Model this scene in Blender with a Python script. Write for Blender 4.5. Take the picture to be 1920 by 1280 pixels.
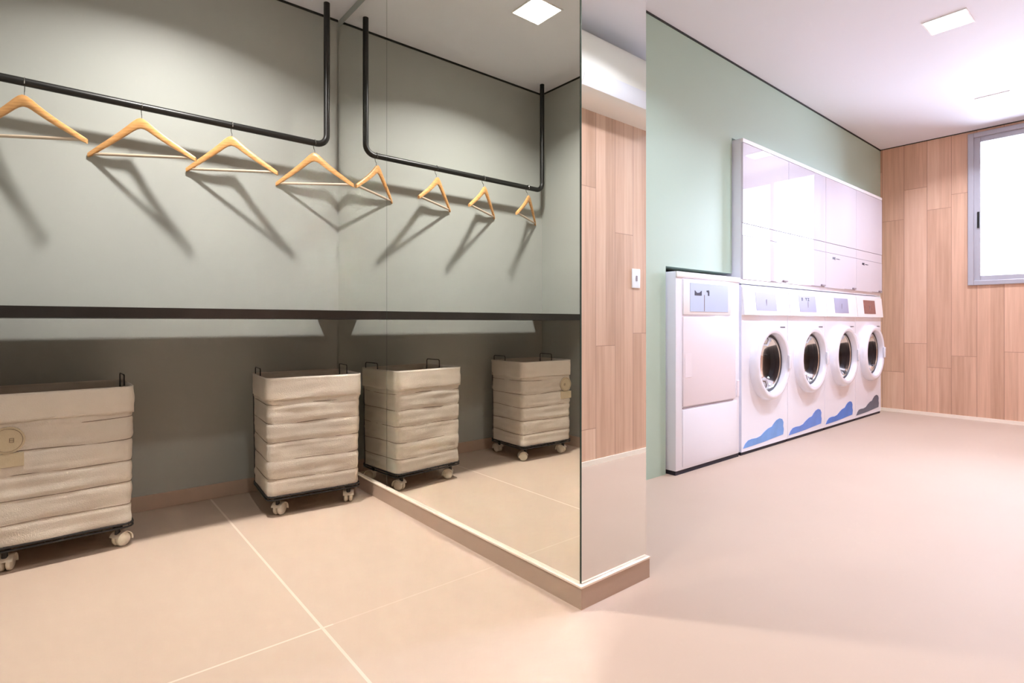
import bpy, bmesh, math, random
from mathutils import Vector, Matrix, noise
random.seed(7)
PI = math.pi
sc = bpy.context.scene
for o in list(bpy.data.objects):
    bpy.data.objects.remove(o)
COL = sc.collection

# ------------------------------------------------------------------ camera
H = 2.629
cd = bpy.data.cameras.new('camera')
cam = bpy.data.objects.new('camera', cd)
COL.objects.link(cam)
cam.location = (0, 0, 0.88)
cam.rotation_euler = (PI / 2, 0, -math.radians(39.686))
cd.sensor_fit = 'HORIZONTAL'
cd.sensor_width = 36
cd.lens = 1026.4 * 36 / 1920
cd.shift_y = -34.5 / 1920
cd.clip_start = 0.02
cd.clip_end = 300
sc.camera = cam

# ------------------------------------------------------------------ world, exposure
W_STR = 20.0
LAMP_STR = 14.0
SPOT_W = 34.0
w = bpy.data.worlds.new('sky')
sc.world = w
w.use_nodes = True
bg = w.node_tree.nodes['Background']
bg.inputs[0].default_value = (0.70, 0.79, 1.0, 1)
bg.inputs[1].default_value = W_STR
sc.view_settings.view_transform = 'Standard'
sc.view_settings.look = 'None'
sc.view_settings.gamma = 1
sc.view_settings.use_curve_mapping = False
sc.view_settings.exposure = 0.14
sc.cycles.max_bounces = 14
sc.cycles.diffuse_bounces = 6
sc.cycles.glossy_bounces = 6
sc.cycles.transparent_max_bounces = 12
sc.cycles.caustics_reflective = True
sc.cycles.sample_clamp_indirect = 0
sc.cycles.blur_glossy = 0.0

XW = 6.40      # far wood wall
YG = 1.88      # sage wall with the machines
YB = 3.077     # back wall of the niche
XL = -0.36     # left wall
YR = 0.03      # rear wood wall
YF = 1.82      # machine fronts

# daylight comes through the window: portal for sky sampling
pd = bpy.data.lights.new('window_portal', 'AREA')
pd.shape = 'RECTANGLE'
pd.size = 1.06
pd.size_y = 1.38
pd.cycles.is_portal = True
po = bpy.data.objects.new('window_portal', pd)
COL.objects.link(po)
po.location = (XW + 0.14, 0.655, 1.91)
po.rotation_euler = (PI / 2, 0, PI / 2)

# ------------------------------------------------------------------ materials
def lin(c):
    return tuple(((v / 255) / 12.92 if v / 255 <= 0.04045 else ((v / 255 + 0.055) / 1.055) ** 2.4) for v in c) + (1,)

def mat(name, rgb, rough=0.5, metal=0.0, spec=0.5, coat=0.0, bump=0.0, bscale=200, vary=0.0, vscale=3.0, emit=None, estr=0):
    m = bpy.data.materials.new(name)
    m.use_nodes = True
    nt = m.node_tree
    b = nt.nodes['Principled BSDF']
    b.inputs['Base Color'].default_value = lin(rgb)
    b.inputs['Roughness'].default_value = rough
    b.inputs['Metallic'].default_value = metal
    b.inputs['Specular IOR Level'].default_value = spec
    b.inputs['Coat Weight'].default_value = coat
    b.inputs['Coat Roughness'].default_value = 0.03
    if emit:
        b.inputs['Emission Color'].default_value = lin(emit)
        b.inputs['Emission Strength'].default_value = estr
    tc = nt.nodes.new('ShaderNodeTexCoord')
    if bump:
        n = nt.nodes.new('ShaderNodeTexNoise')
        n.inputs['Scale'].default_value = bscale
        n.inputs['Detail'].default_value = 3
        bp = nt.nodes.new('ShaderNodeBump')
        bp.inputs['Strength'].default_value = bump
        bp.inputs['Distance'].default_value = 0.002
        nt.links.new(tc.outputs['Object'], n.inputs['Vector'])
        nt.links.new(n.outputs['Fac'], bp.inputs['Height'])
        nt.links.new(bp.outputs['Normal'], b.inputs['Normal'])
    if vary:
        n = nt.nodes.new('ShaderNodeTexNoise')
        n.inputs['Scale'].default_value = vscale
        n.inputs['Detail'].default_value = 4
        mx = nt.nodes.new('ShaderNodeMix')
        mx.data_type = 'RGBA'
        mx.inputs[6].default_value = tuple(v * (1 - vary) for v in lin(rgb)[:3]) + (1,)
        mx.inputs[7].default_value = tuple(min(1, v * (1 + vary)) for v in lin(rgb)[:3]) + (1,)
        nt.links.new(tc.outputs['Object'], n.inputs['Vector'])
        nt.links.new(n.outputs['Fac'], mx.inputs[0])
        nt.links.new(mx.outputs[2], b.inputs['Base Color'])
    return m

class NG:
    """small helper for math node chains"""
    def __init__(s, nt):
        s.nt = nt
    def m(s, op, a, b=None, c=None):
        n = s.nt.nodes.new('ShaderNodeMath')
        n.operation = op
        for i, v in enumerate((a, b, c)):
            if v is None:
                continue
            if isinstance(v, (int, float)):
                n.inputs[i].default_value = v
            else:
                s.nt.links.new(v, n.inputs[i])
        return n.outputs[0]

def plank_material(name, axis, off=0.0):
    """vertical oak laminate boards, staggered butt joints; axis 0 = boards counted along x, 1 = along y"""
    m = bpy.data.materials.new(name)
    m.use_nodes = True
    nt = m.node_tree
    b = nt.nodes['Principled BSDF']
    g = NG(nt)
    tc = nt.nodes.new('ShaderNodeTexCoord')
    sp = nt.nodes.new('ShaderNodeSeparateXYZ')
    nt.links.new(tc.outputs['Object'], sp.inputs[0])
    u = sp.outputs[axis]
    z = sp.outputs[2]
    wd = 0.185
    uu = g.m('DIVIDE', g.m('ADD', u, off), wd)
    col = g.m('FLOOR', uu)
    fu = g.m('FRACT', uu)
    wn = nt.nodes.new('ShaderNodeTexWhiteNoise')
    wn.noise_dimensions = '1D'
    nt.links.new(col, wn.inputs['W'])
    zz = g.m('DIVIDE', g.m('ADD', z, g.m('MULTIPLY', wn.outputs['Value'], 1.6)), 1.5)
    row = g.m('FLOOR', zz)
    fz = g.m('FRACT', zz)
    cb = nt.nodes.new('ShaderNodeCombineXYZ')
    nt.links.new(col, cb.inputs[0])
    nt.links.new(row, cb.inputs[1])
    wn2 = nt.nodes.new('ShaderNodeTexWhiteNoise')
    wn2.noise_dimensions = '2D'
    nt.links.new(cb.outputs[0], wn2.inputs['Vector'])
    # half-width strips inside a board (3-strip laminate look)
    strip = g.m('FLOOR', g.m('MULTIPLY', fu, 2.0))
    cb3 = nt.nodes.new('ShaderNodeCombineXYZ')
    nt.links.new(g.m('ADD', g.m('MULTIPLY', col, 3.0), strip), cb3.inputs[0])
    nt.links.new(row, cb3.inputs[1])
    wn3 = nt.nodes.new('ShaderNodeTexWhiteNoise')
    wn3.noise_dimensions = '2D'
    nt.links.new(cb3.outputs[0], wn3.inputs['Vector'])
    # grain
    cb2 = nt.nodes.new('ShaderNodeCombineXYZ')
    nt.links.new(g.m('MULTIPLY', u, 26.0), cb2.inputs[0])
    nt.links.new(g.m('MULTIPLY', z, 1.1), cb2.inputs[1])
    nt.links.new(g.m('MULTIPLY', wn2.outputs['Value'], 40.0), cb2.inputs[2])
    gn = nt.nodes.new('ShaderNodeTexNoise')
    gn.inputs['Scale'].default_value = 1.6
    gn.inputs['Detail'].default_value = 5
    gn.inputs['Roughness'].default_value = 0.55
    nt.links.new(cb2.outputs[0], gn.inputs['Vector'])
    f = g.m('ADD', g.m('ADD', g.m('MULTIPLY', wn2.outputs['Value'], 0.15), g.m('MULTIPLY', wn3.outputs['Value'], 0.27)), g.m('MULTIPLY', gn.outputs['Fac'], 0.62))
    cr = nt.nodes.new('ShaderNodeValToRGB')
    e = cr.color_ramp.elements
    e[0].position = 0.25
    e[0].color = lin((182, 144, 118))
    e[1].position = 0.95
    e[1].color = lin((230, 198, 172))
    k = e.new(0.6)
    k.color = lin((212, 172, 146))
    nt.links.new(f, cr.inputs[0])
    # joints
    e1 = g.m('LESS_THAN', g.m('MINIMUM', fu, g.m('SUBTRACT', 1.0, fu)), 0.012)
    e2 = g.m('LESS_THAN', fz, 0.0028)
    line = g.m('MAXIMUM', e1, e2)
    mx = nt.nodes.new('ShaderNodeMix')
    mx.data_type = 'RGBA'
    mx.inputs[7].default_value = lin((150, 114, 96))
    nt.links.new(g.m('MULTIPLY', line, 0.75), mx.inputs[0])
    nt.links.new(cr.outputs[0], mx.inputs[6])
    nt.links.new(mx.outputs[2], b.inputs['Base Color'])
    b.inputs['Roughness'].default_value = 0.42
    bp = nt.nodes.new('ShaderNodeBump')
    bp.invert = True
    bp.inputs['Strength'].default_value = 0.4
    bp.inputs['Distance'].default_value = 0.002
    nt.links.new(line, bp.inputs['Height'])
    nt.links.new(bp.outputs['Normal'], b.inputs['Normal'])
    return m

def floor_material():
    m = bpy.data.materials.new('porcelain_tile')
    m.use_nodes = True
    nt = m.node_tree
    b = nt.nodes['Principled BSDF']
    g = NG(nt)
    tc = nt.nodes.new('ShaderNodeTexCoord')
    sp = nt.nodes.new('ShaderNodeSeparateXYZ')
    nt.links.new(tc.outputs['Object'], sp.inputs[0])
    x, y = sp.outputs[0], sp.outputs[1]
    gx = g.m('LESS_THAN', g.m('ABSOLUTE', g.m('SUBTRACT', x, 0.588)), 0.0042)
    gy = g.m('LESS_THAN', g.m('ABSOLUTE', g.m('SUBTRACT', y, 1.566)), 0.0034)
    gy = g.m('MULTIPLY', gy, g.m('SUBTRACT', 1.0, g.m('MULTIPLY', g.m('GREATER_THAN', x, 0.62), 0.75)))
    gy = g.m('MULTIPLY', gy, g.m('LESS_THAN', x, 1.24))
    line = g.m('MAXIMUM', gx, gy)
    n = nt.nodes.new('ShaderNodeTexNoise')
    n.inputs['Scale'].default_value = 2.2
    n.inputs['Detail'].default_value = 5
    nt.links.new(tc.outputs['Object'], n.inputs['Vector'])
    mx0 = nt.nodes.new('ShaderNodeMix')
    mx0.data_type = 'RGBA'
    mx0.inputs[6].default_value = lin((184, 162, 144))
    mx0.inputs[7].default_value = lin((191, 170, 152))
    nt.links.new(n.outputs['Fac'], mx0.inputs[0])
    mx = nt.nodes.new('ShaderNodeMix')
    mx.data_type = 'RGBA'
    nt.links.new(g.m('MULTIPLY', line, 0.85), mx.inputs[0])
    nt.links.new(mx0.outputs[2], mx.inputs[6])
    mx.inputs[7].default_value = lin((216, 200, 184))
    nt.links.new(mx.outputs[2], b.inputs['Base Color'])
    b.inputs['Roughness'].default_value = 0.6
    b.inputs['Specular IOR Level'].default_value = 0.4
    return m

def mirror_material():
    m = bpy.data.materials.new('silvered_glass')
    m.use_nodes = True
    nt = m.node_tree
    for n in list(nt.nodes):
        nt.nodes.remove(n)
    o = nt.nodes.new('ShaderNodeOutputMaterial')
    g = nt.nodes.new('ShaderNodeBsdfGlossy')
    g.inputs['Color'].default_value = (0.90, 0.91, 0.885, 1)
    g.inputs['Roughness'].default_value = 0.0
    nt.links.new(g.outputs[0], o.inputs[0])
    return m

def pane_material(tint=(1, 1, 1, 1)):
    m = bpy.data.materials.new('window_glass')
    m.use_nodes = True
    nt = m.node_tree
    for n in list(nt.nodes):
        nt.nodes.remove(n)
    o = nt.nodes.new('ShaderNodeOutputMaterial')
    t = nt.nodes.new('ShaderNodeBsdfTransparent')
    t.inputs[0].default_value = tint
    g = nt.nodes.new('ShaderNodeBsdfGlossy')
    g.inputs['Roughness'].default_value = 0.0
    f = nt.nodes.new('ShaderNodeFresnel')
    f.inputs[0].default_value = 1.45
    x = nt.nodes.new('ShaderNodeMixShader')
    nt.links.new(f.outputs[0], x.inputs[0])
    nt.links.new(t.outputs[0], x.inputs[1])
    nt.links.new(g.outputs[0], x.inputs[2])
    nt.links.new(x.outputs[0], o.inputs[0])
    return m

def hanger_wood():
    m = mat('hanger_beech', (214, 158, 98), 0.35)
    nt = m.node_tree
    b = nt.nodes['Principled BSDF']
    tc = nt.nodes.new('ShaderNodeTexCoord')
    mp = nt.nodes.new('ShaderNodeMapping')
    mp.inputs['Scale'].default_value = (6, 60, 60)
    n = nt.nodes.new('ShaderNodeTexNoise')
    n.inputs['Scale'].default_value = 2
    n.inputs['Detail'].default_value = 4
    cr = nt.nodes.new('ShaderNodeValToRGB')
    cr.color_ramp.elements[0].position = 0.3
    cr.color_ramp.elements[0].color = lin((196, 138, 80))
    cr.color_ramp.elements[1].position = 0.7
    cr.color_ramp.elements[1].color = lin((226, 174, 114))
    nt.links.new(tc.outputs['Object'], mp.inputs[0])
    nt.links.new(mp.outputs[0], n.inputs['Vector'])
    nt.links.new(n.outputs['Fac'], cr.inputs[0])
    nt.links.new(cr.outputs[0], b.inputs['Base Color'])
    return m

M = {}
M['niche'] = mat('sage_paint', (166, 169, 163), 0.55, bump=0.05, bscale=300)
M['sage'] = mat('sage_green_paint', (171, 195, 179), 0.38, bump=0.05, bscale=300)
M['white_paint'] = mat('ceiling_paint', (233, 234, 241), 0.7)
M['floor'] = floor_material()
M['base'] = mat('tile_skirting', (184, 162, 144), 0.4, vary=0.05)
M['basetop'] = mat('skirting_cap', (240, 228, 212), 0.3)
M['woodx'] = plank_material('oak_boards_rear', 0)
M['woody'] = plank_material('oak_boards_end', 1, 0.17)
M['gap'] = mat('painted_gap_shade', (40, 42, 36), 0.8)  # dark colour stands in for shade in gaps and behind the machines
M['mirror'] = mirror_material()
M['mirror_edge'] = mat('glass_edge', (70, 84, 78), 0.15)
M['black'] = mat('black_powder_coat', (22, 21, 19), 0.38)
M['counter'] = mat('dark_laminate', (34, 30, 27), 0.35)
M['hanger'] = hanger_wood()
M['barwood'] = mat('pale_bar_wood', (200, 180, 158), 0.4)
M['steel'] = mat('chromed_wire', (190, 188, 184), 0.2, metal=1.0)
M['canvas'] = mat('canvas', (205, 195, 182), 0.9, spec=0.15, bump=0.5, bscale=260, vary=0.07, vscale=9)
M['canvas_fold'] = mat('canvas_cuff', (213, 203, 190), 0.9, spec=0.15, bump=0.5, bscale=260, vary=0.06, vscale=12)
M['seam'] = mat('seam_thread', (118, 100, 84), 0.8)
M['patch'] = mat('patch_cloth', (184, 168, 140), 0.8, bump=0.3)
M['wire'] = mat('dark_wire', (46, 42, 40), 0.45, metal=0.4)
M['wheel'] = mat('white_nylon', (226, 216, 200), 0.35)
M['enamel'] = mat('white_enamel', (233, 236, 248), 0.22, coat=0.3)
M['enamel_soft'] = mat('door_enamel', (232, 226, 234), 0.3)
M['gloss'] = mat('glass_faced_white', (212, 210, 222), 0.015, coat=0.0, spec=0.55)
M['fascia'] = mat('fascia_white', (243, 244, 248), 0.25)
M['display'] = mat('display_film', (160, 162, 192), 0.4)
M['display_blue'] = mat('display_film_blue', (190, 208, 236), 0.2)
M['display_brown'] = mat('display_film_brown', (140, 92, 90), 0.2, vary=0.35, vscale=60)
M['ink'] = mat('dark_ink', (48, 48, 70), 0.5)
M['greyline'] = mat('panel_joint', (150, 138, 146), 0.6)
M['drum'] = mat('drum_steel', (58, 56, 62), 0.3, metal=0.8)
M['rubber'] = mat('grey_rubber', (60, 58, 64), 0.5)
M['bowl'] = pane_material((0.45, 0.44, 0.48, 1))
M['bowl'].name = 'door_bowl_glass'
M['kick'] = mat('dark_plinth', (34, 30, 44), 0.7)
M['wave1'] = mat('blue_print_light', (110, 160, 226), 0.4, vary=0.3, vscale=9)
M['wave2'] = mat('blue_print', (96, 140, 222), 0.4, vary=0.25, vscale=9)
M['wave3'] = mat('blue_print_deep', (66, 122, 212), 0.4, vary=0.3, vscale=9)
M['wave4'] = mat('slate_print', (82, 94, 116), 0.4, vary=0.3, vscale=9)
M['alu'] = mat('grey_aluminium', (176, 174, 182), 0.4, metal=0.3)
M['pane'] = pane_material()
M['plastic'] = mat('ac_plastic', (238, 234, 224), 0.35)
M['plastic2'] = mat('ac_flap', (228, 226, 230), 0.3)
M['facade'] = mat('white_render', (236, 236, 238), 0.9)
M['facade_win'] = mat('facade_glass', (150, 152, 175), 0.3)
M['lamp'] = mat('lamp_diffuser', (255, 255, 255), 0.5, emit=(255, 244, 232), estr=LAMP_STR)
M['lamp_cool'] = mat('lamp_diffuser_cool', (255, 255, 255), 0.5, emit=(244, 246, 255), estr=LAMP_STR)
M['lampw'] = mat('lamp_trim', (245, 245, 245), 0.5)

# ------------------------------------------------------------------ helpers
def link(name, bm, m, parent=None, smooth=False, loc=None):
    bmesh.ops.recalc_face_normals(bm, faces=bm.faces)
    me = bpy.data.meshes.new(name)
    bm.to_mesh(me)
    bm.free()
    for k in (m if isinstance(m, (list, tuple)) else [m]):
        me.materials.append(k)
    if smooth:
        for p in me.polygons:
            p.use_smooth = True
        try:
            me.set_sharp_from_angle(angle=math.radians(40))
        except Exception:
            pass
    o = bpy.data.objects.new(name, me)
    COL.objects.link(o)
    if parent is not None:
        o.parent = parent
    if loc is not None:
        o.location = loc
    return o

def tag(o, label, cat, group=None):
    o['label'] = label
    o['category'] = cat
    if group:
        o['group'] = group
    return o

def thing(name, label, cat, loc=(0, 0, 0), rz=0, group=None):
    o = bpy.data.objects.new(name, None)
    COL.objects.link(o)
    o.location = loc
    o.rotation_euler = (0, 0, rz)
    o.empty_display_size = 0.1
    return tag(o, label, cat, group)

def struct(name, bm, m, parent=None):
    o = link(name, bm, m, parent)
    if parent is None:
        o['kind'] = 'structure'
    return o

def dup(root):
    r = root.copy()
    COL.objects.link(r)
    for ch in list(root.children):
        c = ch.copy()
        COL.objects.link(c)
        c.parent = r
        for g in list(ch.children):
            d = g.copy()
            COL.objects.link(d)
            d.parent = c
    return r

def box(bm, x0, x1, y0, y1, z0, z1, bev=0.0, seg=2, mi=0):
    r = bmesh.ops.create_cube(bm, size=1)
    vs = r['verts']
    bmesh.ops.scale(bm, vec=(abs(x1 - x0), abs(y1 - y0), abs(z1 - z0)), verts=vs)
    bmesh.ops.translate(bm, vec=((x0 + x1) / 2, (y0 + y1) / 2, (z0 + z1) / 2), verts=vs)
    fs = set(f for v in vs for f in v.link_faces)
    for f in fs:
        f.material_index = mi
    if bev:
        es = list(set(e for v in vs for e in v.link_edges))
        bmesh.ops.bevel(bm, geom=es, offset=bev, segments=seg, affect='EDGES', profile=0.5)
    return bm

def B(*a, **k):
    return box(bmesh.new(), *a, **k)

def tube(bm, pts, r, seg=12, closed=False, cap=True):
    pts = [Vector(p) for p in pts]
    n = len(pts)
    rings = []
    t0 = (pts[1] - pts[0]).normalized()
    up = Vector((0, 0, 1)) if abs(t0.z) < 0.9 else Vector((1, 0, 0))
    nrm = t0.cross(up).normalized()
    pt = t0
    for i, p in enumerate(pts):
        if closed:
            t = (pts[(i + 1) % n] - pts[i - 1]).normalized()
        elif i == 0:
            t = t0
        elif i == n - 1:
            t = (pts[-1] - pts[-2]).normalized()
        else:
            t = ((pts[i + 1] - p).normalized() + (p - pts[i - 1]).normalized()).normalized()
        q = pt.rotation_difference(t)
        nrm = (q @ nrm).normalized()
        pt = t
        bn = t.cross(nrm)
        rr = r[i] if isinstance(r, (list, tuple)) else r
        rings.append([bm.verts.new(p + (nrm * math.cos(2 * PI * k / seg) + bn * math.sin(2 * PI * k / seg)) * rr) for k in range(seg)])
    m = n if closed else n - 1
    for i in range(m):
        a, b = rings[i], rings[(i + 1) % n]
        for k in range(seg):
            bm.faces.new((a[k], a[(k + 1) % seg], b[(k + 1) % seg], b[k]))
    if cap and not closed:
        bm.faces.new(rings[0][::-1])
        bm.faces.new(rings[-1])
    return bm

def lathe_y(bm, prof, cx, cy, cz, seg=48, mi=0, close=False):
    """prof: list of (radius, y offset); spun about the y axis through (cx, cz)"""
    rings = []
    for r, y in prof:
        if r < 1e-5:
            rings.append([bm.verts.new((cx, cy + y, cz))])
        else:
            rings.append([bm.verts.new((cx + r * math.cos(2 * PI * k / seg), cy + y, cz + r * math.sin(2 * PI * k / seg))) for k in range(seg)])
    for a, b in zip(rings, rings[1:] + (rings[:1] if close else [])):
        for k in range(seg):
            if len(a) == 1 and len(b) == 1:
                continue
            if len(a) == 1:
                f = bm.faces.new((a[0], b[k], b[(k + 1) % seg]))
            elif len(b) == 1:
                f = bm.faces.new((a[k], a[(k + 1) % seg], b[0]))
            else:
                f = bm.faces.new((a[k], a[(k + 1) % seg], b[(k + 1) % seg], b[k]))
            f.material_index = mi
    return bm

def prism(bm, poly, ext, axis=1, base=0.0, mi=0):
    """extrude a 2D polygon. axis 1: poly in (x,z), extruded along y; axis 0: poly in (y,z), extruded along x"""
    def P(a, b, t):
        return (a, t, b) if axis == 1 else ((t, a, b) if axis == 0 else (a, b, t))
    A = [bm.verts.new(P(a, b, base)) for a, b in poly]
    C = [bm.verts.new(P(a, b, base + ext)) for a, b in poly]
    fs = [bm.faces.new(A[::-1]), bm.faces.new(C)]
    n = len(poly)
    for i in range(n):
        fs.append(bm.faces.new((A[i], A[(i + 1) % n], C[(i + 1) % n], C[i])))
    for f in fs:
        f.material_index = mi
    return bm

# ------------------------------------------------------------------ room shell
T = 0.15
struct('floor', B(XL - 0.3, XW + 0.3, -1.5, 3.4, -0.12, 0), M['floor'])
struct('ceiling', B(XL - 0.3, XW + 0.3, -1.5, 3.4, H, H + 0.12), M['white_paint'])
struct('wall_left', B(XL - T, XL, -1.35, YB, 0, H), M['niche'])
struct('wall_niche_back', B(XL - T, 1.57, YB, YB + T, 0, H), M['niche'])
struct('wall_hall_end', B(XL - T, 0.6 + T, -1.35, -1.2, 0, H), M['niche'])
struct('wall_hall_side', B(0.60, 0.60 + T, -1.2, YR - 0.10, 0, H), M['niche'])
struct('wall_rear', B(0.60, XW, YR - 0.10, YR, 0, H), M['woodx'])
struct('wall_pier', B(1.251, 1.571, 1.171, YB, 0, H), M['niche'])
# sage wall with openings for the machines
bm = bmesh.new()
prism(bm, [(1.571, 0), (2.722, 0), (2.722, 1.212), (3.472, 1.212), (3.472, 2.118), (6.222, 2.118), (6.222, 0), (XW, 0), (XW, H), (1.571, H)], 0.12, 1, YG)
struct('wall_sage', bm, M['sage'])
bm = bmesh.new()
box(bm, 2.60, 6.34, 2.72, 2.78, 0, 2.3)
box(bm, 2.56, 2.62, YG + 0.12, 2.78, 0, 2.3)
box(bm, 6.30, 6.36, YG + 0.12, 2.78, 0, 2.3)
box(bm, 2.56, 6.36, YG + 0.12, 2.78, 2.2, 2.3)
struct('wall_recess', bm, M['gap'])  # shell added behind the machines to block sky light, coloured as gap shade
# end wall with window opening
WY0, WY1, WZ0, WZ1 = 0.12, 1.188, 1.222, 2.60
bm = bmesh.new()
box(bm, XW, XW + T, -0.1, WY0, 0, H)
box(bm, XW, XW + T, WY1, YG + 0.12, 0, H)
box(bm, XW, XW + T, WY0, WY1, 0, WZ0)
box(bm, XW, XW + T, WY0, WY1, WZ1, H)
struct('wall_end', bm, M['woody'])
# dark-coloured strips painting in the shade line under the ceiling
struct('shade_strip_1', B(XL, 1.245, YB - 0.004, YB, H - 0.012, H), M['gap'])
struct('shade_strip_2', B(1.571, XW, YG - 0.004, YG, H - 0.012, H), M['gap'])
struct('shade_strip_3', B(XW - 0.004, XW, YR, YG, H - 0.008, H), M['gap'])
struct('shade_strip_4', B(XL, XL + 0.004, -1.2, YB, H - 0.012, H), M['gap'])
# skirtings
BH = 0.072
struct('baseboard_niche', B(XL, 1.235, YB - 0.010, YB, 0, BH, bev=0.002), M['base'])
struct('baseboard_left', B(XL, XL + 0.010, -1.2, YB - 0.010, 0, BH, bev=0.002), M['base'])
struct('baseboard_rear', B(0.60, XW - 0.01, YR, YR + 0.010, 0, 0.03), M['basetop'])
struct('baseboard_end', B(XW - 0.010, XW, YR, YG, 0, 0.03), M['basetop'])
bm = bmesh.new()
prism(bm, [(1.235, 1.155), (1.578, 1.155), (1.578, YG), (1.5715, YG), (1.5715, 1.1705), (1.2505, 1.1705), (1.2505, YB - 0.010), (1.235, YB - 0.010)], BH - 0.006, 2, 0.0)
for v in bm.verts:
    pass
o = struct('baseboard_pier', bm, M['base'])
bm = bmesh.new()
prism(bm, [(1.233, 1.153), (1.580, 1.153), (1.580, YG), (1.5715, YG), (1.5715, 1.1705), (1.2505, 1.1705), (1.2505, YB - 0.010), (1.233, YB - 0.010)], 0.006, 2, BH - 0.006)
struct('trim_5', bm, M['basetop'])

# ------------------------------------------------------------------ mirrors on the pier
def mirror_panel(axis, a0, a1, label):
    bm = bmesh.new()
    z0, z1 = BH + 0.002, 2.578
    if axis == 'x':   # faces -x
        box(bm, 1.245, 1.2505, a0, a1, z0, z1)
        f = min(bm.faces, key=lambda q: q.calc_center_median().x)
    else:             # faces -y
        box(bm, a0, a1, 1.165, 1.1705, z0, z1)
        f = min(bm.faces, key=lambda q: q.calc_center_median().y)
    for q in bm.faces:
        q.material_index = 1
    f.material_index = 0
    return tag(link('wall_mirror', bm, [M['mirror'], M['mirror_edge']]), label, 'mirror', 'mirror panels cladding the pier')
mirror_panel('x', 1.1712, 2.4635, 'large mirror panel on the pier side, from the outer edge to the seam')
mirror_panel('x', 2.4665, 3.068, 'narrower mirror panel running from the seam into the niche corner')
mirror_panel('y', 1.2465, 1.5715, 'narrow mirror panel on the pier end reflecting the oak wall and air conditioner')

# ------------------------------------------------------------------ ceiling lights
def ceiling_light(x, y, label, cool=False, dim=1.0):
    t = thing('ceiling_light', label, 'ceiling light', (x, y, H), 0, 'square ceiling panel lights')
    s = 0.096
    bm = bmesh.new()
    for a in ((-s - .008, s + .008, -s - .008, -s), (-s - .008, s + .008, s, s + .008), (-s - .008, -s, -s, s), (s, s + .008, -s, s)):
        box(bm, *a, -0.006, 0)
    link('frame', bm, M['lampw'], t)
    link('diffuser', B(-s, s, -s, s, -0.004, 0), M['lamp_cool' if cool else 'lamp'], t)
    ld = bpy.data.lights.new('led_board', 'AREA')
    ld.shape = 'SQUARE'
    ld.size = 0.11
    ld.spread = math.radians(138)
    ld.energy = SPOT_W * dim * (0.70 if cool else 0.92)
    ld.color = (0.80, 0.845, 1.0) if cool else (1.0, 0.965, 0.92)
    lo = bpy.data.objects.new('led_board', ld)
    COL.objects.link(lo)
    lo.parent = t
    lo.location = (0, 0, -0.006)
    return t
ceiling_light(0.425, 2.27, 'square ceiling light over the niche, seen in the pier mirror')
ceiling_light(3.98, 0.83, 'square recessed ceiling light nearest the camera in the machine room', True)
ceiling_light(5.61, 0.88, 'square recessed ceiling light close to the window wall', True)
ceiling_light(2.33, 0.83, 'square ceiling light above the pier end', True)
ceiling_light(0.55, 0.93, 'square ceiling light in the hall before the niche', False, 0.26)

# ------------------------------------------------------------------ window
t = bpy.data.objects.new('window_1', None)
COL.objects.link(t)
t['kind'] = 'structure'
def frame_bm(x0, x1, y0, y1, z0, z1, wd, bev=0.004):
    bm = bmesh.new()
    box(bm, x0, x1, y0, y0 + wd, z0, z1, bev=bev)
    box(bm, x0, x1, y1 - wd, y1, z0, z1, bev=bev)
    box(bm, x0, x1, y0 + wd, y1 - wd, z0, z0 + wd, bev=bev)
    box(bm, x0, x1, y0 + wd, y1 - wd, z1 - wd, z1, bev=bev)
    return bm
link('window_frame', frame_bm(XW - 0.018, XW + 0.09, WY0, WY1, WZ0, WZ1, 0.042), M['alu'], t)
sa = link('window_sash', frame_bm(XW + 0.006, XW + 0.036, 0.62, WY1 - 0.036, WZ0 + 0.036, WZ1 - 0.036, 0.05), M['alu'], t)
link('pane', B(XW + 0.018, XW + 0.023, 0.66, WY1 - 0.08, WZ0 + 0.08, WZ1 - 0.08), M['pane'], sa)
link('latch', B(XW - 0.006, XW + 0.006, 1.106, 1.124, 1.74, 1.885, bev=0.003), M['black'], sa)
sb = link('window_sash', frame_bm(XW + 0.046, XW + 0.076, WY0 + 0.036, 0.67, WZ0 + 0.036, WZ1 - 0.036, 0.05), M['alu'], t)
link('pane', B(XW + 0.058, XW + 0.063, WY0 + 0.08, 0.63, WZ0 + 0.08, WZ1 - 0.08), M['pane'], sb)

# opposite building seen through the glass
t = thing('apartment_building', 'white rendered building seen through the window', 'building', (40, 5, 0))
link('facade', B(0, 6, -14, 12, -8, 22), M['facade'], t)
link('window', B(-0.06, 0, 1.55, 1.9, 7.0, 8.6), M['facade_win'], t)
link('ledge', B(-0.25, 0, -2.4, 2.2, 9.2, 9.3), M['facade'], t)
link('ledge', B(-0.25, 0, -2.4, 2.2, 5.9, 6.0), M['facade'], t)

# ------------------------------------------------------------------ counter in the niche
bm = bmesh.new()
X0, X1 = XL + 0.001, 1.2445
y0, y1, y2 = 2.53, 3.020, YB - 0.001
prism(bm, [(X0, y0), (X1, y0), (X1, y2), (1.128, y2), (1.128, y1), (-0.262, y1), (-0.262, y2), (X0, y2)], 0.041, 2, 0.899)
bmesh.ops.recalc_face_normals(bm, faces=bm.faces)
ct = link('wall_counter', bm, M['counter'])
tag(ct, 'long black counter edge spanning the niche above the laundry carts', 'counter')

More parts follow.
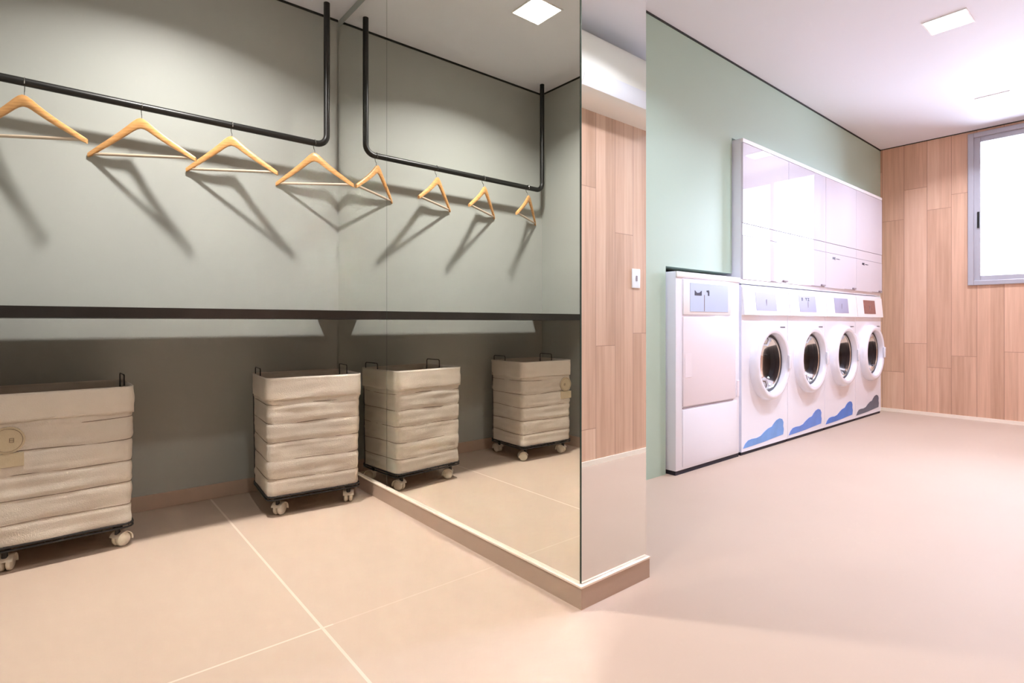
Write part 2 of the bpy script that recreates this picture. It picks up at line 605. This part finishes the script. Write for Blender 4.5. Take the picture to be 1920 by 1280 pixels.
# ------------------------------------------------------------------ hanging rail
RY, RZ, RR = 2.95, 1.850, 0.0165
def arc(cx, cz, r, a0, a1, n=8):
    return [(cx + r * math.cos(a0 + (a1 - a0) * i / n), RY, cz + r * math.sin(a0 + (a1 - a0) * i / n)) for i in range(n + 1)]
xa, xb, rb = -0.245, 1.132, 0.055
pts = [(xa, RY, H - 0.001)] + arc(xa + rb, RZ + rb, rb, PI, 1.5 * PI) + arc(xb - rb, RZ + rb, rb, 1.5 * PI, 2 * PI) + [(xb, RY, H - 0.001)]
rail = link('clothes_rail', tube(bmesh.new(), pts, RR, 20), M['black'], smooth=True)
tag(rail, 'black U-shaped pipe rail hanging from the ceiling, holding wooden hangers', 'clothes rail')

# ------------------------------------------------------------------ hangers
def make_hanger():
    t = thing('clothes_hanger', '', 'clothes hanger', (0, RY, RZ), 0, 'wooden hangers on the black rail')
    AZ = -0.078      # arm centre line at the neck
    prof = [(0, 0.0, .021), (.014, -.004, .0205), (.03, -.015, .0195), (.05, -.032, .018), (.08, -.056, .016), (.12, -.085, .014), (.16, -.112, .0125), (.195, -.136, .0115), (.212, -.146, .009)]
    full = [(-a, b, c) for a, b, c in prof[:0:-1]] + prof
    bm = bmesh.new()
    rings = []
    for x, z, hh in full:
        hh *= 1.12
        s = 1 if x >= 0 else -1
        yb = -0.018 * (1 - (abs(x) / .212) ** 2) + 0.009       # gentle bow
        th = 0.0065 + 0.002 * (1 - abs(x) / .212)
        ring = []
        for k in range(10):
            a = 2 * PI * k / 10
            ca, sa_ = math.cos(a), math.sin(a)
            ring.append(bm.verts.new((x, yb + th * (abs(ca) ** 0.6) * (1 if ca > 0 else -1), AZ + z + hh * (abs(sa_) ** 0.6) * (1 if sa_ > 0 else -1))))
        rings.append(ring)
    for a, b in zip(rings, rings[1:]):
        for k in range(10):
            bm.faces.new((a[k], a[(k + 1) % 10], b[(k + 1) % 10], b[k]))
    bm.faces.new(rings[0][::-1])
    bm.faces.new(rings[-1])
    link('hanger_arms', bm, M['hanger'], t, smooth=True)
    link('trouser_bar', tube(bmesh.new(), [(-.202, 0.008, AZ - .140), (.202, 0.008, AZ - .140)], 0.0068, 10), M['barwood'], t, smooth=True)
    return t
def make_hook(t, rz):
    # hook wire stays square to the rail while the arms swivel
    r = RR + 0.0022
    pts = [(0, -r * 0.98, -0.012)]
    for i in range(11):
        a = PI + (-PI) * i / 10
        pts.append((0, r * math.cos(a), r * math.sin(a)))
    pts += [(0, r, -0.012), (0, r * 0.6, -0.030), (0, 0, -0.040), (0, 0, -0.062)]
    rot = Matrix.Rotation(-rz, 3, 'Z')
    pts = [rot @ Vector(p) for p in pts]
    link('hook', tube(bmesh.new(), pts, 0.0017, 8), M['steel'], t, smooth=True)
hl = ['wooden hanger at the far left of the rail, cut by the photo edge',
      'wooden hanger second from the left on the black rail',
      'wooden hanger third from the left on the black rail',
      'wooden hanger at the rail bend, its tip against the mirror']
base = make_hanger()
for i, (x, rz, sx) in enumerate(((-0.103, -31, 1.05), (0.290, -31, 1.05), (0.659, -31, 1.0), (1.066, -35, 0.97))):
    h = base if i == 0 else dup(base)
    h.location = (x, RY, RZ)
    h.rotation_euler = (0, 0, math.radians(rz))
    for c in h.children:
        c.scale = (sx, 1, 1)
    h['label'] = hl[i]
for h in [o for o in bpy.data.objects if o.name.startswith('clothes_hanger')]:
    make_hook(h, h.rotation_euler.z)

# ------------------------------------------------------------------ laundry carts
def cart(loc, rz, label, seed, flare=0.0, patch=False):
    t = thing('laundry_cart', label, 'laundry cart', loc, rz, 'rolling canvas laundry carts under the counter')
    W_, D_ = 0.412, 0.345
    zb, zt = 0.098, 0.628
    hw, hd = W_ / 2, D_ / 2
    # canvas bag: open rounded box with sagging faces between the cage wires
    nz, rc = 60, 0.03
    def outline(hw, hd, n=14):
        out = []
        cs = [(hw - rc, -hd + rc, -PI / 2), (hw - rc, hd - rc, 0), (-hw + rc, hd - rc, PI / 2), (-hw + rc, -hd + rc, PI)]
        for ci, (cx, cy, a0) in enumerate(cs):
            for k in range(5):
                a = a0 + PI / 2 * k / 4
                out.append((cx + rc * math.cos(a), cy + rc * math.sin(a)))
            nx, ny, _ = cs[(ci + 1) % 4]
            a1 = a0 + PI / 2
            ex, ey = cx + rc * math.cos(a1), cy + rc * math.sin(a1)
            fx, fy = nx + rc * math.cos(a1), ny + rc * math.sin(a1)
            for k in range(1, n):
                out.append((ex + (fx - ex) * k / n, ey + (fy - ey) * k / n))
        return out
    wires = [0.17, 0.255, 0.34, 0.425, 0.51]
    def shell(z0, z1, off, nz, ruff, wirepinch=True, hem=0.0):
        bm = bmesh.new()
        rows = []
        for j in range(nz + 1):
            z = z0 + (z1 - z0) * j / nz
            k = (z - zb) / (zt - zb)
            ox = hw + off + flare * k
            pts = outline(ox, hd + off + 0.3 * flare * k)
            row = []
            for (x, y) in pts:
                n = noise.noise(Vector((x * 9 + seed * 7, y * 9, z * 12)))
                n2 = noise.noise(Vector((x * 4, y * 4 + seed * 3, z * 42))) + 0.5 * noise.noise(Vector((x * 22, y * 22 + seed, z * 26)))
                d = ruff * n + ruff * 0.7 * n2
                if wirepinch:
                    dist = min(abs(z - wz - 0.006 * noise.noise(Vector((x * 5 + seed, wz * 9, y * 5)))) for wz in wires)
                    d -= 0.0045 * max(0, 1 - dist / 0.011)
                    d += 0.003
                L = math.hypot(x, y)
                zz = z
                if hem and j == 0:
                    zz += hem * noise.noise(Vector((x * 11 + seed * 5, y * 11, 0)))
                row.append(bm.verts.new((x + x / L * d, y + y / L * d, zz)))
            rows.append(row)
        n = len(rows[0])
        for a, b in zip(rows, rows[1:]):
            for k in range(n):
                bm.faces.new((a[k], a[(k + 1) % n], b[(k + 1) % n], b[k]))
        return bm, rows
    bm, rows = shell(zb, zt, 0, nz, 0.0048)
    bm.faces.new(rows[0][::-1])
    bag = link('canvas_bag', bm, M['canvas'], t, smooth=True)
    sd = bag.modifiers.new('thick', 'SOLIDIFY')
    sd.thickness = 0.004
    sd.offset = -1
    bm, rows = shell(zt - 0.098, zt + 0.004, 0.0065, 10, 0.0035, False, 0.012)
    cuff = link('cuff', bm, M['canvas_fold'], t, smooth=True)
    sd = cuff.modifiers.new('thick', 'SOLIDIFY')
    sd.thickness = 0.0045
    sd.offset = -1
    # seams stitched across the front and sides
    bm = bmesh.new()
    for wz in wires:
        pts = []
        for (x, y) in outline(hw + 0.0005 + flare * (wz - zb) / (zt - zb), hd + 0.0005, 6):
            pts.append((x, y, wz + 0.006 * noise.noise(Vector((x * 5 + seed, wz * 9, y * 5)))))
        tube(bm, pts, 0.0013, 6, closed=True)
    link('cage_wires', bm, M['seam'], t, smooth=True)
    # black frame: tray, corner posts, top handle hoops
    bm = bmesh.new()
    fo = hw + 0.006
    fd = hd + 0.006
    ring = outline(fo, fd, 3)
    for z in (0.082, 0.094):
        tube(bm, [(x, y, z) for x, y in ring], 0.004, 8, closed=True)
    for s in (-1, 1):
        for q in (-1, 1):
            e = -0.002 if q > 0 else -0.014
            tube(bm, [(s * (fo + e), q * (fd - 0.03), 0.08), (s * (fo + e + flare * 0.9), q * (fd - 0.03), 0.55)], 0.0021, 8)
    for k in range(-3, 4):
        tube(bm, [(k * 0.055, -fd, 0.088), (k * 0.055, fd, 0.088)], 0.002, 6)
    link('frame', bm, M['wire'], t, smooth=True)
    for s in (-1, 1):
        bm = bmesh.new()
        x = s * (hw + flare - 0.006)
        z = zt + 0.028
        tube(bm, [(x, 0.02, z - 0.04), (x, 0.02, z), (x, 0.026, z + 0.006), (x, fd - 0.040, z + 0.006), (x, fd - 0.034, z), (x, fd - 0.034, z - 0.06)], 0.0026, 8)
        link('handle', bm, M['wire'], t, smooth=True)
    # casters
    for ix, (sx, sy) in enumerate(((-1, -1), (1, -1), (-1, 1), (1, 1))):
        cx, cy = sx * (hw - 0.043), sy * (hd - 0.03)
        bm = bmesh.new()
        tube(bm, [(cx, cy, 0.082), (cx, cy, 0.050)], [0.008, 0.010], 10)
        box(bm, cx - 0.016, cx + 0.016, cy - 0.012, cy + 0.012, 0.074, 0.081, bev=0.002)
        c = link('caster', bm, M['wire'], t, smooth=True)
        a = 0.5 + 1.3 * ((seed * 3 + ix * 7) % 5) / 5
        bm = bmesh.new()
        # twin wheel: two rounded discs and a hood
        for off in (-0.0115, 0.0115):
            lathe_y(bm, [(0, -0.0095), (0.018, -0.0095), (0.025, -0.006), (0.027, 0), (0.025, 0.006), (0.018, 0.0095), (0, 0.0095)], 0, off, 0, 24)
        hood = []
        for k in range(13):
            an = math.radians(-10 + 170 * k / 12)
            hood.append((0.0315 * math.cos(an), 0.0315 * math.sin(an)))
        hood = hood + [(x * 0.9, z * 0.9) for x, z in hood[::-1]]
        prism(bm, hood, 0.050, 1, -0.025)
        bmesh.ops.translate(bm, vec=(0.014, 0, 0.0272), verts=bm.verts)
        bmesh.ops.rotate(bm, cent=(0, 0, 0), matrix=Matrix.Rotation(a, 3, 'Z'), verts=bm.verts)
        bmesh.ops.translate(bm, vec=(cx, cy, 0), verts=bm.verts)
        link('wheel', bm, M['wheel'], c, smooth=True)
    if patch:
        y = -hd - 0.009
        bm = bmesh.new()
        pl = [(-0.155 + 0.047 * math.cos(2 * PI * k / 28), 0.470 + 0.047 * math.sin(2 * PI * k / 28)) for k in range(28)]
        prism(bm, pl, 0.003, 1, y)
        pc = link('round_patch', bm, M['patch'], t)
        bm = bmesh.new()
        for k in range(40):
            pass
        tube(bm, [(-0.155 + 0.040 * math.cos(2 * PI * k / 28), y - 0.0005, 0.470 + 0.040 * math.sin(2 * PI * k / 28)) for k in range(28)], 0.0007, 5, closed=True)
        # small woven mark, too blurred to read
        for a in (0, 0.011):
            tube(bm, [(-0.150 + a, y - 0.0005, 0.462), (-0.150 + a, y - 0.0005, 0.476)], 0.0009, 5)
        for z in (0.462, 0.469, 0.476):
            tube(bm, [(-0.150, y - 0.0005, z), (-0.139, y - 0.0005, z)], 0.0009, 5)
        link('patch_mark', bm, M['seam'], pc)
        link('fabric_tab', B(-0.205, -0.112, y + 0.001, y + 0.004, 0.375, 0.424, bev=0.001), M['patch'], t)
    return t
cart((0.012, 2.785, 0), math.radians(2.5), 'cream canvas laundry cart on white casters at the left photo edge, with a round patch', 1, 0.004, True)
cart((0.950, 2.742, 0), math.radians(-5), 'cream canvas laundry cart on white casters beside the mirrored pier', 2, 0.008)

# ------------------------------------------------------------------ laundry machines
def wave_bm(front, w=0.64):
    pts = [(0, 0), (.03, .028), (.07, .046), (.12, .050), (.19, .047), (.25, .054), (.30, .074), (.36, .092), (.42, .098), (.45, .118), (.49, .136), (.54, .144), (.585, .134), (.607, .108), (.600, .082), (.612, .058), (.60, .020), (.46, .014), (.3, .006), (.14, .002)]
    return prism(bmesh.new(), [(-w / 2 + x / 0.62 * w * 0.95, 0.045 + z) for x, z in pts], 0.0015, 1, front - 0.0015)

def washer():
    t = thing('washing_machine', '', 'washing machine', (0, YF, 0), 0, 'row of four front-loading washing machines')
    hw = 0.338
    cx, cz, RH = 0.03, 0.60, 0.203
    bm = bmesh.new()
    box(bm, -hw, hw, 0.0, 0.72, 0.022, 1.135)
    for f in [f for f in bm.faces if f.calc_center_median().y < 0.001]:
        bm.faces.remove(f)
    # front sheet with the round porthole opening
    N = 64
    ci, co, back = [], [], []
    for k in range(N):
        an = 2 * PI * (k + 0.5) / N
        c, s_ = math.cos(an), math.sin(an)
        ci.append(bm.verts.new((cx + RH * c, 0, cz + RH * s_)))
        back.append(bm.verts.new((cx + RH * c, 0.03, cz + RH * s_)))
        tx = ((hw - cx) if c > 0 else (hw + cx)) / max(abs(c), 1e-6)
        tz = ((1.135 - cz) if s_ > 0 else (cz - 0.022)) / max(abs(s_), 1e-6)
        tt = min(tx, tz)
        co.append(bm.verts.new((cx + tt * c, 0, cz + tt * s_)))
    for k in range(N):
        j = (k + 1) % N
        bm.faces.new((ci[k], ci[j], co[j], co[k]))
        bm.faces.new((ci[k], back[k], back[j], ci[j]))
        if abs(co[k].co.x - co[j].co.x) > 1e-6 and abs(co[k].co.z - co[j].co.z) > 1e-6:
            sx = hw if co[k].co.x + co[j].co.x > 0 else -hw
            sz = 1.135 if co[k].co.z + co[j].co.z > 1.1 else 0.022
            v = bm.verts.new((sx, 0, sz))
            bm.faces.new((co[k], co[j], v))
    link('body', bm, M['enamel'], t)
    bm = bmesh.new()
    lathe_y(bm, [(RH - 0.001, 0.028), (RH - 0.004, 0.06), (0.235, 0.075), (0.24, 0.09), (0.24, 0.40), (0.05, 0.42), (0, 0.41)], cx, 0, cz, 48)
    for a in (0.3, 2.4, 4.5):
        tube(bm, [(cx + 0.225 * math.cos(a), 0.10, cz + 0.225 * math.sin(a)), (cx + 0.225 * math.cos(a), 0.40, cz + 0.225 * math.sin(a))], 0.025, 10)
    link('drum', bm, M['drum'], t, smooth=True)
    link('plinth', B(-hw + 0.004, hw - 0.004, 0.006, 0.7, 0.0, 0.024), M['kick'], t)
    # sloping control fascia
    bm = bmesh.new()
    prism(bm, [(0.002, 0.932), (-0.022, 0.936), (-0.006, 1.118), (0.002, 1.122)], 2 * hw - 0.006, 0, -hw + 0.003)
    fa = link('control_panel', bm, M['fascia'], t)
    bm = bmesh.new()
    def fy(z):
        return -0.022 + (z - 0.936) / 0.182 * 0.016
    prism(bm, [(fy(.966) - .0015, .966), (fy(1.092) - .0015, 1.092), (fy(1.092) + .001, 1.092), (fy(.966) + .001, .966)], 0.30, 0, -0.17)
    dp = link('display', bm, M['display'], fa)
    for glyph in (((-0.128, -0.108, 1.052, 1.056), (-0.128, -0.108, 1.070, 1.074), (-0.128, -0.124, 1.056, 1.070), (-0.112, -0.108, 1.056, 1.070)),
                  ((-0.06, -0.03, 1.070, 1.074), (-0.047, -0.043, 1.052, 1.070)),
                  ((-0.02, 0.01, 1.070, 1.074), (-0.02, 0.01, 1.052, 1.056), (-0.006, -0.001, 1.056, 1.070))):
        bm = bmesh.new()
        for (x0, x1, z0, z1) in glyph:
            y = fy((z0 + z1) / 2) - 0.0022
            box(bm, x0, x1, y - 0.0006, y + 0.0008, z0, z1)
        link('display_glyph', bm, M['ink'], fa)
    bm = bmesh.new()
    for (x0, x1, z0, z1) in ((-0.022, -0.018, .972, 1.045),):
        y = fy((z0 + z1) / 2) - 0.0018
        box(bm, x0, x1, y - 0.0006, y + 0.0008, z0, z1)
    link('display_divider', bm, M['greyline'], fa)
    # porthole door
    bm = bmesh.new()
    lathe_y(bm, [(0.262, 0.0), (0.262, -0.022), (0.256, -0.040), (0.244, -0.052), (0.228, -0.055), (0.212, -0.050), (0.2035, -0.036), (0.2015, -0.002)], cx, 0, cz, 64)
    d = link('door', bm, M['enamel'], t, smooth=True)
    bm = bmesh.new()
    lathe_y(bm, [(0.2025, 0.0), (0.199, -0.010), (0.192, -0.012), (0.187, -0.004), (0.186, 0.030), (0.178, 0.034), (0.172, 0.060)], cx, 0, cz, 56)
    link('gasket', bm, M['rubber'], d, smooth=True)
    bm = bmesh.new()
    lathe_y(bm, [(0.187, -0.004), (0.165, 0.012), (0.150, 0.045), (0.125, 0.075), (0.07, 0.090), (0, 0.094)], cx, 0, cz, 56)
    link('door_glass', bm, M['bowl'], d, smooth=True)
    bm = bmesh.new()
    lathe_y(bm, [(0.187, -0.006), (0.181, -0.009), (0.176, -0.003), (0.181, 0.001)], cx, 0, cz, 56, close=True)
    link('steel_ring', bm, M['steel'], d, smooth=True)
    bm = bmesh.new()
    box(bm, cx + 0.20, cx + 0.232, -0.066, -0.050, cz - 0.05, cz + 0.05, bev=0.006)
    link('door_handle', bm, M['enamel'], d, smooth=True)
    link('maker_plate', B(0.225, 0.30, -0.0015, 0.001, 0.846, 0.853), M['ink'], t)
    return t
wl = ['front-loading washing machine leftmost of four, light blue wave at its foot',
      'front-loading washing machine second of four, mid blue wave at its foot',
      'front-loading washing machine third of four, deep blue wave at its foot',
      'front-loading washing machine nearest the oak wall, slate grey wave and reddish display']
w0 = washer()
wm = []
for i in range(4):
    o = w0 if i == 0 else dup(w0)
    o.location = (3.824 + 0.681 * i, YF, 0)
    o['label'] = wl[i]
    wm.append(o)
for i, o in enumerate(wm):
    c = link('wave_print', wave_bm(0.0), M['wave%d' % (i + 1)], o)
for i, o in enumerate(wm):
    if i != 1:
        for c in [g for p in o.children for g in p.children if g.name.startswith('display_glyph')]:
            bpy.data.objects.remove(c)
d4 = [c for p in wm[3].children for c in p.children if c.name.split('.')[0] == 'display'][0]
d4.data = d4.data.copy()
d4.data.materials[0] = M['display_brown']
d4['label'] = 'reddish brown display'

def dryer():
    t = thing('tumble_dryer', '', 'tumble dryer', (0, YF, 1.142), 0, 'row of four tumble dryers above the washing machines')
    hw = 0.339
    Z = 2.104 - 1.142
    link('body', B(-hw - 0.001, hw + 0.001, 0.004, 0.70, 0, Z, bev=0.001, seg=1), M['enamel'], t)
    d = link('door', B(-hw + 0.002, hw, -0.010, 0.004, 0.402, Z - 0.029, bev=0.001, seg=1), M['gloss'], t)
    link('trim_strip', B(-hw + 0.002, hw, -0.008, 0.004, 0.321, 0.399, bev=0.001, seg=1), M['gloss'], t)
    p = link('lower_panel', B(-hw + 0.002, hw, -0.010, 0.004, 0.030, 0.318, bev=0.001, seg=1), M['gloss'], t)
    for a in ((-.20, -.16, .272, .290), (-.155, -.145, .268, .292), (-.12, -.10, .276, .284), (-.09, -.07, .276, .284), (-.06, -.045, .277, .283)):
        link('panel_glyph', B(a[0], a[1], -0.0115, -0.0095, a[2], a[3]), M['ink'], p)
    bm = bmesh.new()
    box(bm, 0.06, 0.30, -0.0125, -0.0095, 0.0335, 0.0365)
    box(bm, 0.24, 0.31, -0.022, -0.0095, 0.038, 0.052, bev=0.003)
    link('pull', bm, M['greyline'], p)
    link('top_trim', B(-hw, hw, -0.011, 0.004, Z - 0.026, Z, bev=0.001, seg=1), M['fascia'], t)
    return t
dl = ['glossy white tumble dryer leftmost of four, brightest with window reflection',
      'glossy white tumble dryer second of four, above the second washing machine',
      'glossy white tumble dryer third of four, above the third washing machine',
      'glossy white tumble dryer nearest the oak wall, above the fourth washing machine']
d0 = dryer()
for i in range(4):
    o = d0 if i == 0 else dup(d0)
    o.location = (3.824 + 0.681 * i, YF, 1.142)
    o['label'] = dl[i]

for o in [q for q in bpy.data.objects if q.name.startswith('tumble_dryer') and q.location.x < 4.6]:
    for c in [g for g in o.children_recursive if g.name.startswith('panel_glyph')]:
        bpy.data.objects.remove(c)

# low machine on the left
t = thing('washing_machine', 'low white laundry machine with blank pinkish front, left of the porthole washers', 'washing machine', (3.098, YF, 0))
hw = 0.363
link('body', B(-hw, hw, 0, 0.72, 0.022, 1.180, bev=0.010), M['enamel'], t, smooth=True)
link('plinth', B(-hw + 0.004, hw - 0.004, 0.006, 0.7, 0.0, 0.024), M['kick'], t)
link('top_trim', B(-hw + 0.001, hw - 0.001, -0.007, 0.004, 1.146, 1.179, bev=0.003), M['fascia'], t, smooth=True)
fa = link('control_panel', B(-0.300, 0.235, -0.010, 0.004, 0.930, 1.138, bev=0.004), M['fascia'], t, smooth=True)
dp = link('display', B(-0.235, 0.195, -0.013, -0.008, 0.948, 1.118, bev=0.001), M['display_blue'], fa)
bm = bmesh.new()
prism(bm, [(-.190, 1.045), (-.190, 1.075), (-.165, 1.060), (-.140, 1.062), (-.115, 1.075), (-.115, 1.045)], 0.0012, 1, -0.0142)
link('display_glyph', bm, M['ink'], fa)
bm = bmesh.new()
prism(bm, [(-.060, 1.078), (-.035, 1.080), (-.030, 1.070), (-.030, 1.046), (-.045, 1.046), (-.045, 1.066), (-.060, 1.070)], 0.0012, 1, -0.0142)
link('display_glyph', bm, M['ink'], fa)
link('display_divider', B(-.088, -.082, -0.0142, -0.012, 0.952, 1.05), M['greyline'], fa)
dr = link('door', B(-0.300, 0.300, -0.008, 0.004, 0.392, 0.918, bev=0.004), M['enamel_soft'], t, smooth=True)
link('door_plate', B(-0.285, -0.215, -0.0095, -0.007, 0.56, 0.70, bev=0.001), M['enamel_soft'], dr)
link('drawer_joint', B(-0.300, 0.275, -0.0035, 0.001, 0.380, 0.386), M['greyline'], t)
link('lower_panel', B(-0.300, 0.320, -0.006, 0.004, 0.040, 0.374, bev=0.004), M['enamel'], t, smooth=True)
link('latch', B(0.325, 0.352, -0.0045, 0.002, 0.40, 0.505, bev=0.002), M['enamel_soft'], t)

# ------------------------------------------------------------------ air conditioner on the rear wall (seen in the pier mirror)
t = thing('air_conditioner', 'white wall air conditioner above the oak boards, reflected in the pier end', 'air conditioner', (2.68, YR, 2.195))
hw = 0.45
prof = [(0.0, 0.0), (0.0, 0.345), (0.13, 0.352), (0.175, 0.343), (0.200, 0.315), (0.212, 0.25), (0.214, 0.12), (0.205, 0.065), (0.185, 0.030), (0.14, 0.006), (0.10, 0.0)]
bm = prism(bmesh.new(), prof, 2 * hw, 0, -hw)
link('body', bm, M['plastic'], t, smooth=True)
bm = bmesh.new()
prism(bm, [(0.2155, 0.118), (0.207, 0.064), (0.187, 0.028), (0.184, 0.032), (0.204, 0.067), (0.2125, 0.119)], 2 * hw - 0.06, 0, -hw + 0.03)
link('flap', bm, M['plastic2'], t, smooth=True)
for s in (-1, 1):
    link('end_cap', prism(bmesh.new(), [(y * 1.01, z * 1.0 + 0.0) for y, z in prof], 0.012, 0, s * hw - (0.0 if s > 0 else 0.012)), M['plastic2'], t, smooth=True)

# ------------------------------------------------------------------ light switch on the rear wall
t = thing('light_switch', 'white rectangular light switch on the oak wall, reflected in the pier end', 'light switch', (2.985, YR, 1.115))
link('cover_plate', B(-0.042, 0.042, 0.0, 0.009, 0, 0.128, bev=0.003), M['fascia'], t, smooth=True)
link('rocker', B(-0.007, 0.007, 0.008, 0.014, 0.046, 0.082, bev=0.001), M['greyline'], t)
